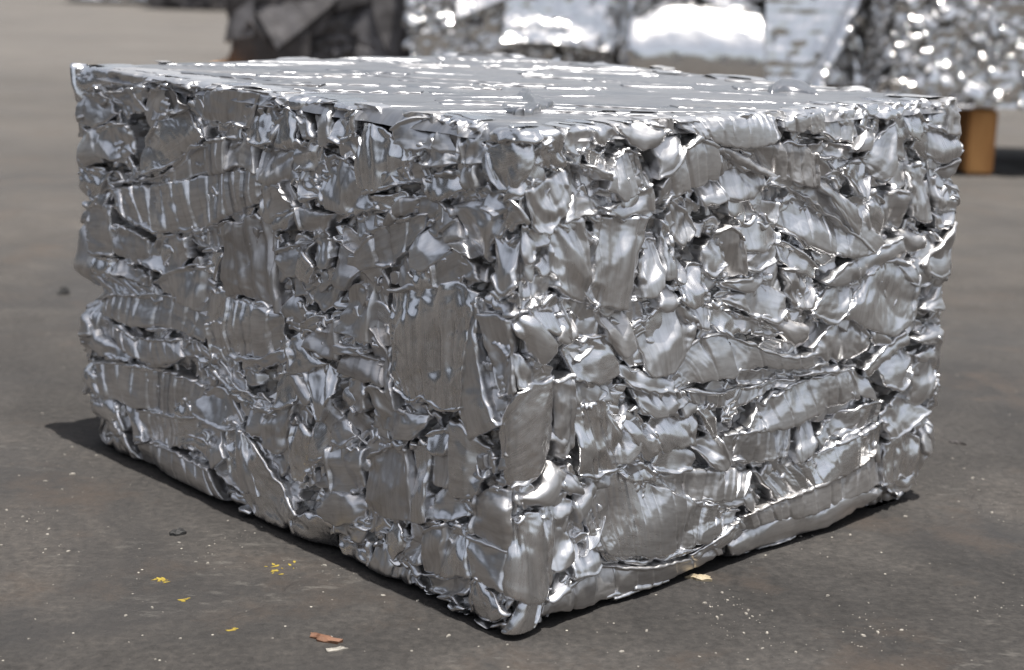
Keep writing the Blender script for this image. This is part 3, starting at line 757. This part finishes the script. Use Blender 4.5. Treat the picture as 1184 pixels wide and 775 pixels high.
def core(frame, H, inset, step, seed, amp=.012, size=.03, name='core', mat=None, parent=None, bottom=.004):
    us = np.arange(-frame.l, frame.per-frame.l, step); vs_ = np.arange(bottom, H-inset*.3, step)
    U, V = np.meshgrid(us, vs_, indexing='ij')
    W = -inset+amp*crumple(U, V, seed, size)+amp*.3*crumple(U, V, seed+3, size*.4)
    W = np.minimum(W, -inset*.5)
    P = frame.pos(U, V, W)
    F = grid_faces(len(us), len(vs_), 0, wrap=True)
    cx, cy = frame.xy(np.array([frame.w/2]), np.array([-frame.l/2]))
    return mesh_from(name, P.reshape(-1, 3), F, mat, np.stack([U, V], -1).reshape(-1, 2), np.full(U.size, .4))

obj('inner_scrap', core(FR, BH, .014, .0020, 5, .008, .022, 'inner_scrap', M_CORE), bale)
fill = Soup(); r2 = np.random.default_rng(21)
# narrow curled hems squeezed in along the borders of the sheets
for s, k in SHEETS:
    AB = parse(s)
    for side in (0, 1):
        for _ in range(2):
            if r2.random() < .45: continue
            C = catmull(AB[side], 30); t0 = int(r2.integers(0, 18)); t1 = t0+int(r2.integers(7, 13)); C = C[t0:t1]
            if np.hypot(*(C[-1]-C[0])) < .006: continue
            tn = np.gradient(C, axis=0); tn /= np.linalg.norm(tn, axis=1)[:, None]+1e-9; nn = np.stack([-tn[:, 1], tn[:, 0]], 1)
            s_ = np.linspace(0, 1, len(C)); wob = .0016*np.sin(s_*r2.uniform(5, 16)+r2.uniform(0, 6))+r2.normal(0, .0012)
            wd = r2.uniform(.0016, .0032)*(.6+.4*np.sin(np.pi*s_))
            A_ = C+nn*(wob+wd)[:, None]; B_ = C+nn*(wob-wd)[:, None]
            UV, W, uvm = piece(A_[::3], B_[::3], r2, w=r2.uniform(-.002, .0015), b=.5, R=(.0012,)*4, lip=' ', cr=.001, buckle=.002, up=0, step=.0008, foldk=.5, grow=0, depth=.014, bend=r2.uniform(-.001, .003))
            Vv = np.clip(UV[..., 1], .001, BH-.001); W = W-1.5*np.clip(.004-UV[..., 1], 0, None)-1.4*np.clip(UV[..., 1]-BH+.004, 0, None)
            fill.add(FR.pos(UV[..., 0], Vv, W), uvm, float(r2.uniform(.4, 1)))
cover(FR, -BL-.01, BW+.01, .022, BH-.004, 620, .018, .050, -.012, -.005, r2, .0016, fill, H=BH-.001, cap=-.0062)
cover(FR, -BL-.01, BW+.01, .022, BH-.004, 620, .010, .024, -.006, -.0005, r2, .0012, fill, H=BH-.001, cr=.004, cap=-.0030)
# the two sides turned away
cover(FR, BW+.01, BW+BL+BW-.01, .006, BH-.01, 330, .04, .11, -.010, -.000, r2, .0034, fill, H=BH-.001)
# small curls along the near upright edges and corners
cover(FR, -BL-.03, -BL+.02, .01, BH-.01, 46, .016, .035, -.006, .003, r2, .0015, fill, H=BH-.001)
cover(FR, BW-.02, BW+.03, .01, BH-.01, 46, .016, .035, -.006, .003, r2, .0015, fill, H=BH-.001)
tag(obj('crumpled_scrap', fill.mesh('crumpled_scrap', M_ALU), bale), kind='stuff')

# --- pressed top
ta = np.arange(0, BW+.0001, .0022); tb = np.arange(0, BL+.0001, .0022)
TA, TB = np.meshgrid(ta, tb, indexing='ij')
TX, TY = TA*ca-TB*sa, TA*sa+TB*ca
e = np.minimum(np.minimum(TA, BW-TA), np.minimum(TB, BL-TB))
TZ = BH-.0020+.0005*crumple(TX*.15, TY, 77, .04)+.00012*crumple(TX*.3, TY, 78, .01)-.011*np.clip(1-e/.014, 0, 1)**1.6
def top_xyz(a, b, z): return np.stack([a*ca-b*sa, a*sa+b*ca, z], -1)
ee = .004*noise2(TA/.02, TB/.02, 79)*np.clip(1-e/.01, 0, 1)
obj('pressed_top', mesh_from('pressed_top', top_xyz(TA+ee, TB+ee, TZ).reshape(-1, 3), grid_faces(len(ta), len(tb)), M_TOP,
    np.stack([TA, TB], -1).reshape(-1, 2), np.full(TA.size, .6)), bale)
plates = Soup(); r3 = np.random.default_rng(33)
for _ in range(80):
    a0, b0 = r3.uniform(.0, BW), r3.uniform(.0, BL)
    ln = .05*(5)**r3.uniform(0, 1); wd = r3.uniform(.008, .035); th = -BTH+r3.normal(0, .18)
    c, s = math.cos(th), math.sin(th)
    def q(x, y): return (a0+x*c-y*s, b0+x*s+y*c)
    bw = r3.normal(0, .12)*wd
    A = [q(-ln/2, wd/2*r3.uniform(.6, 1)), q(0, wd/2+bw), q(ln/2, wd/2*r3.uniform(.6, 1))]
    B = [q(-ln/2, -wd/2*r3.uniform(.6, 1)), q(0, -wd/2+bw), q(ln/2, -wd/2*r3.uniform(.6, 1))]
    UV, W, uvm = piece(A, B, r3, n=int(r3.choice([0, 0, 0, 0, 6])), w=r3.uniform(-.002, .003), up=r3.normal(0, .004), lr=r3.normal(0, .004), R=[r3.choice([.0006, .002, .004]) for _k in range(4)],
                       cr=.0006, fine=.12, buckle=.0005, step=.0026, depth=.004, lip=' ', foldk=0)
    keep = min(UV[..., 0].min(), UV[..., 1].min(), BW-UV[..., 0].max(), BL-UV[..., 1].max())
    if keep < -.03: continue
    W = -.0012+np.minimum(W, .0035)*.24
    ed = np.minimum(np.minimum(UV[..., 0], BW-UV[..., 0]), np.minimum(UV[..., 1], BL-UV[..., 1])); W = W-.010*np.clip(1-ed/.013, 0, 2)**1.6
    a_, b_ = np.clip(UV[..., 0], .003, BW-.003), np.clip(UV[..., 1], .003, BL-.003)
    plates.add(top_xyz(a_, b_, BH+W), uvm, float(r3.uniform(.3, 1)))
tag(obj('pressed_plates', plates.mesh('pressed_plates', M_TOP), bale), kind='stuff')
def topuv(x, y):
    d = pixray(x, y); t = (BH-CAM[2])/d[2]; Q = CAM+t*d; return (Q@DA, Q@DB)
r4 = np.random.default_rng(5)
for s, k, lift in [("572,124 588,112 606,103 / 596,130 615,130 640,122", dict(cr=.0006, b=.03, foldk=.3, sl=.07), .001),
             ("888,100 910,96 940,99 / 890,106 915,104 948,107", dict(cr=.0010, b=.10, foldk=.6), .001)]:
    a, b = s.split('/'); A, B = [[topuv(*map(float, q.split(','))) for q in h.split()] for h in (a, b)]
    UV, W, uvm = piece(A, B, r4, w=lift*.5, up=0, buckle=.001, cap=.02, R=(.004, .004, .006, .006), step=.0018, depth=lift*.5+.004, **k)
    sp = Soup(); sp.add(top_xyz(np.clip(UV[..., 0], .001, BW-.001), np.clip(UV[..., 1], .001, BL-.001), BH+W*1.0), uvm, .8)
    obj('raised_flap', sp.mesh('raised_flap', M_TOP), bale)

# ------------------------------------------------------------------ bales behind, on timber bearers
def box_mesh(name, x0, x1, y0, y1, z0, z1, mat, rz=0, seed=0, nz=3):
    """sawn timber: a box with worn corners"""
    import bmesh
    bm = bmesh.new(); bmesh.ops.create_cube(bm, size=1)
    bmesh.ops.scale(bm, vec=(x1-x0, y1-y0, z1-z0), verts=bm.verts)
    bmesh.ops.translate(bm, vec=((x0+x1)/2, (y0+y1)/2, (z0+z1)/2), verts=bm.verts)
    bmesh.ops.bevel(bm, geom=bm.edges[:], offset=.006, segments=2, affect='EDGES')
    for v in bm.verts:
        v.co.x += .003*math.sin(v.co.z*40+seed); v.co.y += .003*math.sin(v.co.x*31+seed)
    me = bpy.data.meshes.new(name); bm.to_mesh(me); bm.free(); me.materials.append(mat); return me
def bearer(x0, x1, y0, y1, z1, label, mat=M_WOOD):
    o = obj('timber_bearer', box_mesh('timber_bearer', x0, x1, y0, y1, 0.001, z1, mat, seed=x0*9))
    tag(o, label, 'timber', 'timber bearers under the bales behind')
def far_bale(x0, y0, w, l, z0, H, mat, label, seed, th=0.0, count=260, smin=.03, smax=.10, extra=None, amp=.02, upm=.45, cr=.009, cap=.006, step=.0042, bk=1.0):
    r = np.random.default_rng(seed)
    fr = Frame(w, l, th, .02, (x0, y0))
    root = empty('crushed_bale', (0, 0, 0)); tag(root, label, 'scrap bale', 'bales standing on timbers behind')
    me = core(fr, H, .02, .008, seed, .016, .05, 'inner_scrap', mat)
    sp = Soup()
    cover(fr, -l, w, .004, H-.01, count, smin, smax, -.014, .006, r, step, sp, H=H, cr=cr, upm=upm, cap=cap, bk=bk)
    cover(fr, w, w+l+w, .004, H-.01, count//3, smax*.8, smax*1.6, -.01, .004, r, .007, sp, H=H, cr=.006)
    a = np.arange(0, w+.001, .012); b = np.arange(0, l+.001, .012); AA, BB = np.meshgrid(a, b, indexing='ij')
    Z = H-.004+.006*crumple(AA, BB, seed+5, .06); c, s = math.cos(th), math.sin(th)
    tp = mesh_from('pressed_top', np.stack([x0+AA*c-BB*s, y0+AA*s+BB*c, Z], -1).reshape(-1, 3), grid_faces(len(a), len(b)), mat,
                   np.stack([AA, BB], -1).reshape(-1, 2), np.full(AA.size, .6))
    for nm, m_, kd in (('inner_scrap', me, None), ('crumpled_scrap', sp.mesh('crumpled_scrap', mat), 'stuff'), ('pressed_top', tp, None)):
        o = obj(nm, m_, root); o.location.z = z0; tag(o, kind=kd)
    if extra:
        for nm, A, B, k in extra:
            UV, W, uvm = piece(A, B, r, step=.004, cap=.3, **k)
            q = Soup(); q.add(fr.pos(UV[..., 0], np.clip(UV[..., 1], .002, None), W), uvm, k.get('tone', .8) if False else .85)
            o = obj(nm, q.mesh(nm, mat), root); o.location.z = z0
    return root

far_bale(-.845, 3.72, .51, .6, .165, .52, M_DULL, 'dull dark grey crushed bale behind, left of the shiny ones', 101, count=70, smin=.14, smax=.3, upm=.05, cr=.0025, cap=-.002, bk=.1)
far_bale(-.325, 3.52, .60, .6, .165, .50, M_BG, 'glittering crushed bale next to the dark one, crossed by pale flat strips', 102, count=460, smin=.018, smax=.055, step=.0032, upm=.75,
   extra=[('flat_plate', [(.28, .28), (.42, .33), (.59, .37)], [(.27, .10), (.42, .10), (.58, .08)], dict(up=.16, cr=.003, w=.03, R=(.003,)*4)),
          ('bent_strip', [(.14, .20), (.30, .27), (.52, .35)], [(.15, .16), (.31, .23), (.52, .31)], dict(up=0, sl=.7, cr=.003, w=.03, b=.2, foldk=0)),
          ('bent_strip', [(.20, .34), (.35, .39), (.55, .41)], [(.21, .31), (.36, .35), (.56, .37)], dict(up=0, sl=.7, cr=.003, w=.03, b=.2, foldk=0)),
          ('bent_strip', [(.28, .17), (.36, .18), (.45, .17)], [(.28, .14), (.36, .14), (.45, .14)], dict(up=0, sl=.8, cr=.003, w=.03, b=.25, foldk=0))])
far_bale(.275, 3.22, .62, .6, .165, .50, M_BG, 'crushed bale behind with a big smooth rolled sheet and a ribbed panel', 103, count=200, smin=.05, smax=.13,
   extra=[('rolled_sheet', [(.01, .20), (.12, .235), (.34, .22)], [(.02, .02), (.14, .0), (.35, .0)], dict(b=.42, cr=.0008, w=.05, up=.0, sl=.24, R=(.02, .02, .01, .01), foldk=0, buckle=.001)),
          ('ribbed_panel', [(.345, .36), (.345, .2), (.34, .02)], [(.61, .36), (.53, .2), (.45, .02)], dict(cr=.001, w=.05, up=.22, wav=.0009, foldk=0)),
          ('bent_strip', [(.60, .36), (.55, .25), (.45, .03)], [(.63, .36), (.58, .24), (.49, .02)], dict(b=.5, cr=.010, w=.09, up=.35, sl=.6, foldk=1)),
          ('dark_panel', [(.56, .32), (.60, .34), (.62, .34)], [(.49, .03), (.55, .03), (.61, .03)], dict(cr=.003, w=.02, up=-.1))])
far_bale(.885, 2.93, .80, .6, .165, .52, M_BG, 'glittering crushed bale at the far right, standing on an orange timber', 104, count=800, smin=.016, smax=.055, step=.0032, upm=.75)
bearer(-.90, -.80, 3.66, 4.36, .163, 'orange timber under the left end of the dark bale')
bearer(-.50, -.42, 3.76, 4.30, .163, 'timber hidden under the middle of the dark bale')
bearer(-.22, -.14, 3.56, 4.10, .163, 'timber under the left end of the bale crossed by strips')
bearer(.16, .24, 3.56, 4.10, .163, 'timber under the right end of the bale crossed by strips')
bearer(.36, .44, 3.26, 3.80, .163, 'timber under the left end of the bale with the rolled sheet')
bearer(.79, .87, 3.20, 3.80, .163, 'timber seen between the ribbed panel bale and the far right bale')
bearer(1.113, 1.183, 2.965, 3.50, .163, 'orange timber standing clear at the right, under the glittering bale')
bearer(1.52, 1.60, 2.98, 3.50, .163, 'timber under the right end of the glittering bale, outside the frame')
# far heaps across the yard
far_bale(-2.62, 10.9, .95, .8, .02, .7, M_DULL, 'crumpled scrap heap far off at the top left, right of the bright spot', 105, count=60, smin=.1, smax=.3)
far_bale(-3.35, 11.5, .62, .6, .02, .6, M_BG, 'small bright bale far off at the top left corner', 106, count=60, smin=.08, smax=.2)

# more of the row, off to the right, and the shed added unseen at the left for dark metal reflections
M_ADDED_SHED = simple('added_shed_sheeting', [(.3, (.10, .105, .11)), (.7, (.15, .152, .155))], 1.2, .6, .1, .01)
M_ADDED_DOOR = simple('added_shed_door', [(.3, (.05, .055, .06)), (.7, (.08, .085, .09))], 1.0, .6, .1, .01)
def sheet_wall(name, y0, y1, x, z0, z1, mat, parent, pitch=.25):
    ys = np.arange(y0, y1, pitch/4); prof = np.array([0, .045, .045, 0])
    xs = x+prof[np.arange(len(ys)) % 4]
    V = np.concatenate([np.stack([xs, ys, np.full(len(ys), z0)], -1), np.stack([xs, ys, np.full(len(ys), z1)], -1),
                        np.stack([xs-.08, ys, np.full(len(ys), z0)], -1), np.stack([xs-.08, ys, np.full(len(ys), z1)], -1)])
    n = len(ys); F = []
    for i in range(n-1): F += [(i, i+1, n+i+1, n+i), (2*n+i, 3*n+i, 3*n+i+1, 2*n+i+1), (n+i, n+i+1, 3*n+i+1, 3*n+i)]
    me = bpy.data.meshes.new(name); me.from_pydata(V.tolist(), [], F); me.materials.append(mat); me.update()
    return obj(name, me, parent)
backdrop = empty('added_shed', (0, 0, 0)); tag(backdrop, 'long grey sheeted shed added outside the frame at the left, for dark reflections in the metal', 'backdrop')
sheet_wall('added_wall', -26, 9, -9.5, 0, 3.4, M_ADDED_SHED, backdrop)
sheet_wall('added_door', -9, -4.5, -9.40, 0.01, 2.9, M_ADDED_DOOR, backdrop)
obj('added_roof', box_mesh('added_roof', -16, -9.2, -26.2, 9.2, 3.42, 3.6, M_ADDED_DOOR), backdrop)

# ------------------------------------------------------------------ litter on the concrete
def gpt(x, y):
    d = pixray(x, y); t = -CAM[2]/d[2]; Q = CAM+t*d; return Q[0], Q[1]
def flake(name, px, py, size, asp, h, mat, seed, label=None, cat=None, rz=0.0, n=14, group=None):
    """a thin irregular chip with a raised, bent upper face"""
    r = np.random.default_rng(seed); x, y = gpt(px, py)
    ang = np.linspace(0, 2*np.pi, n, endpoint=False); rad = size/2*(1+.35*r.uniform(-1, 1, n))
    cx, cy = rad*np.cos(ang), rad*np.sin(ang)*asp
    c, s = math.cos(rz), math.sin(rz); X = cx*c-cy*s; Y = cx*s+cy*c
    V = [(0, 0, h*1.2)]+[(X[i]*.55, Y[i]*.55, h*(1+.5*r.uniform(-1, 1))) for i in range(n)]+[(X[i], Y[i], h*.6*(1+.6*r.uniform(-1, 1))) for i in range(n)]+[(X[i]*.96, Y[i]*.96, -.003) for i in range(n)]
    F = []
    for i in range(n):
        j = (i+1) % n
        F += [(0, 1+i, 1+j), (1+i, 1+n+i, 1+n+j, 1+j), (1+n+i, 1+2*n+i, 1+2*n+j, 1+n+j)]
    me = bpy.data.meshes.new(name); me.from_pydata(V, [], F); me.materials.append(mat); me.update()
    o = obj(name, me); o.location = (x, y, float(gz(np.array([x]), np.array([y]))[0]))
    if label: tag(o, label, cat, group)
    return o
M_YEL = simple('yellow_paint', [(.35, (.17, .115, .012)), (.6, (.25, .19, .02))], 200, .7, .2, .0005)
M_ORG = simple('orange_chip', [(.35, (.085, .036, .018)), (.6, (.14, .066, .036))], 60, .7, .5, .001)
M_CRM = simple('cream_chip', [(.35, (.20, .16, .10)), (.6, (.30, .25, .17))], 60, .7, .5, .001)
M_BLK = simple('black_lump', [(.35, (.012, .012, .013)), (.6, (.03, .03, .03))], 80, .8, .8, .002)
M_PALE = simple('pale_grit', [(.35, (.10, .095, .085)), (.6, (.28, .26, .23))], 90, .6, .5, .001)
flake('wood_chip', 375, 740, .026, .38, .003, M_ORG, 1, 'orange brown chip on the concrete in front of the bale', 'wood chip', rz=-.45)
flake('wood_chip', 388, 752, .020, .3, .0015, M_PALE, 2, 'pale grey splinter beside the orange brown chip', 'wood chip', rz=.4)
flake('wood_chip', 809, 668, .024, .42, .003, M_CRM, 3, 'cream chip lying close under the right side of the bale', 'wood chip', rz=-.25)
flake('dirt_lump', 205, 617, .013, .6, .004, M_BLK, 4, 'small black lump on the concrete left of the yellow flecks', 'dirt lump', rz=.3)
flake('dirt_lump', 73, 339, .016, .8, .008, M_BLK, 5, 'small black lump further back at the left edge', 'dirt lump')
flake('wood_chip', 1107, 512, .018, .3, .002, M_DULL, 6, 'thin grey splinter on the concrete right of the bale', 'wood chip', rz=-.6)
r5 = np.random.default_rng(9)
def cluster(px, py, spread, k, label, seed):
    """one patch of yellow paint left on the concrete, broken into flecks"""
    r = np.random.default_rng(seed); VV, FF = [], []
    for _ in range(k):
        x, y = gpt(px+r.normal(0, spread), py+r.normal(0, spread*.42)); n = 9; b0 = len(VV)
        sz = r.uniform(.0007, .0026); ang = np.linspace(0, 2*np.pi, n, endpoint=False); rz = r.uniform(0, 3)
        for i in range(n):
            q = sz*(1+.5*r.uniform(-1, 1)); X, Y = q*math.cos(ang[i])*1.5, q*math.sin(ang[i])*.6
            VV.append((x+X*math.cos(rz)-Y*math.sin(rz), y+X*math.sin(rz)+Y*math.cos(rz), .0003+float(gz(np.array([x]), np.array([y]))[0])))
        for i in range(n): VV.append((VV[b0+i][0], VV[b0+i][1], -.003))
        FF.append(tuple(b0+i for i in range(n))); FF += [(b0+i, b0+n+i, b0+n+(i+1) % n, b0+(i+1) % n) for i in range(n)]
    me = bpy.data.meshes.new('paint_patch'); me.from_pydata(VV, [], FF); me.materials.append(M_YEL); me.update()
    tag(obj('paint_patch', me), label, 'paint patch', 'yellow paint flecks on the concrete')
cluster(188, 670, 6, 11, 'left cluster of yellow paint flecks on the concrete', 1)
cluster(212, 694, 3, 5, 'tiny yellow flecks just below the left cluster', 2)
cluster(324, 658, 8, 12, 'right cluster of yellow paint flecks, nearer the bale', 3)
cluster(270, 729, 4, 3, 'few faint yellow flecks nearest the bottom edge', 4)
# grit and swarf, uncountable
VV, FF = [], []
for _ in range(600):
    if r5.random() < .3: px, py = r5.uniform(0, 1184), r5.uniform(430, 775)
    else:
        cxp, cyp, sp_ = [(265, 622, 18), (255, 640, 25), (845, 695, 22), (830, 712, 28), (1010, 735, 25), (930, 625, 35), (1160, 700, 20), (45, 600, 25), (60, 555, 30), (90, 520, 30), (1140, 590, 25), (380, 660, 20), (870, 742, 30), (250, 615, 40), (840, 690, 50), (1100, 560, 70), (60, 640, 50), (960, 720, 60), (700, 740, 60), (140, 700, 60)][r5.integers(20)]
        px, py = r5.normal(cxp, sp_), r5.normal(cyp, sp_*.4)
    if py < 300: continue
    x, y = gpt(px, py)
    zg = float(gz(np.array([x]), np.array([y]))[0]); sz = .0004*(5)**(r5.uniform(0, 1)**2.6); n = 5; b0 = len(VV); rz = r5.uniform(0, 6); el = r5.uniform(.8, 2.2)
    for lv, (k, h) in enumerate(((.6, zg+sz*r5.uniform(.3, .8)), (1, zg-.0008))):
        for i in range(n):
            a = 2*np.pi*i/n; q = sz*k*(1+.3*r5.uniform(-1, 1)); X, Y = q*math.cos(a)*el, q*math.sin(a)
            VV.append((x+X*math.cos(rz)-Y*math.sin(rz), y+X*math.sin(rz)+Y*math.cos(rz), h))
    FF.append(tuple(b0+i for i in range(n))); FF += [(b0+i, b0+n+i, b0+n+(i+1) % n, b0+(i+1) % n) for i in range(n)]
me = bpy.data.meshes.new('grit'); me.from_pydata(VV, [], FF); me.materials.append(M_PALE); me.update()
tag(obj('grit', me), 'pale grit and metal crumbs scattered over the concrete', kind='stuff')
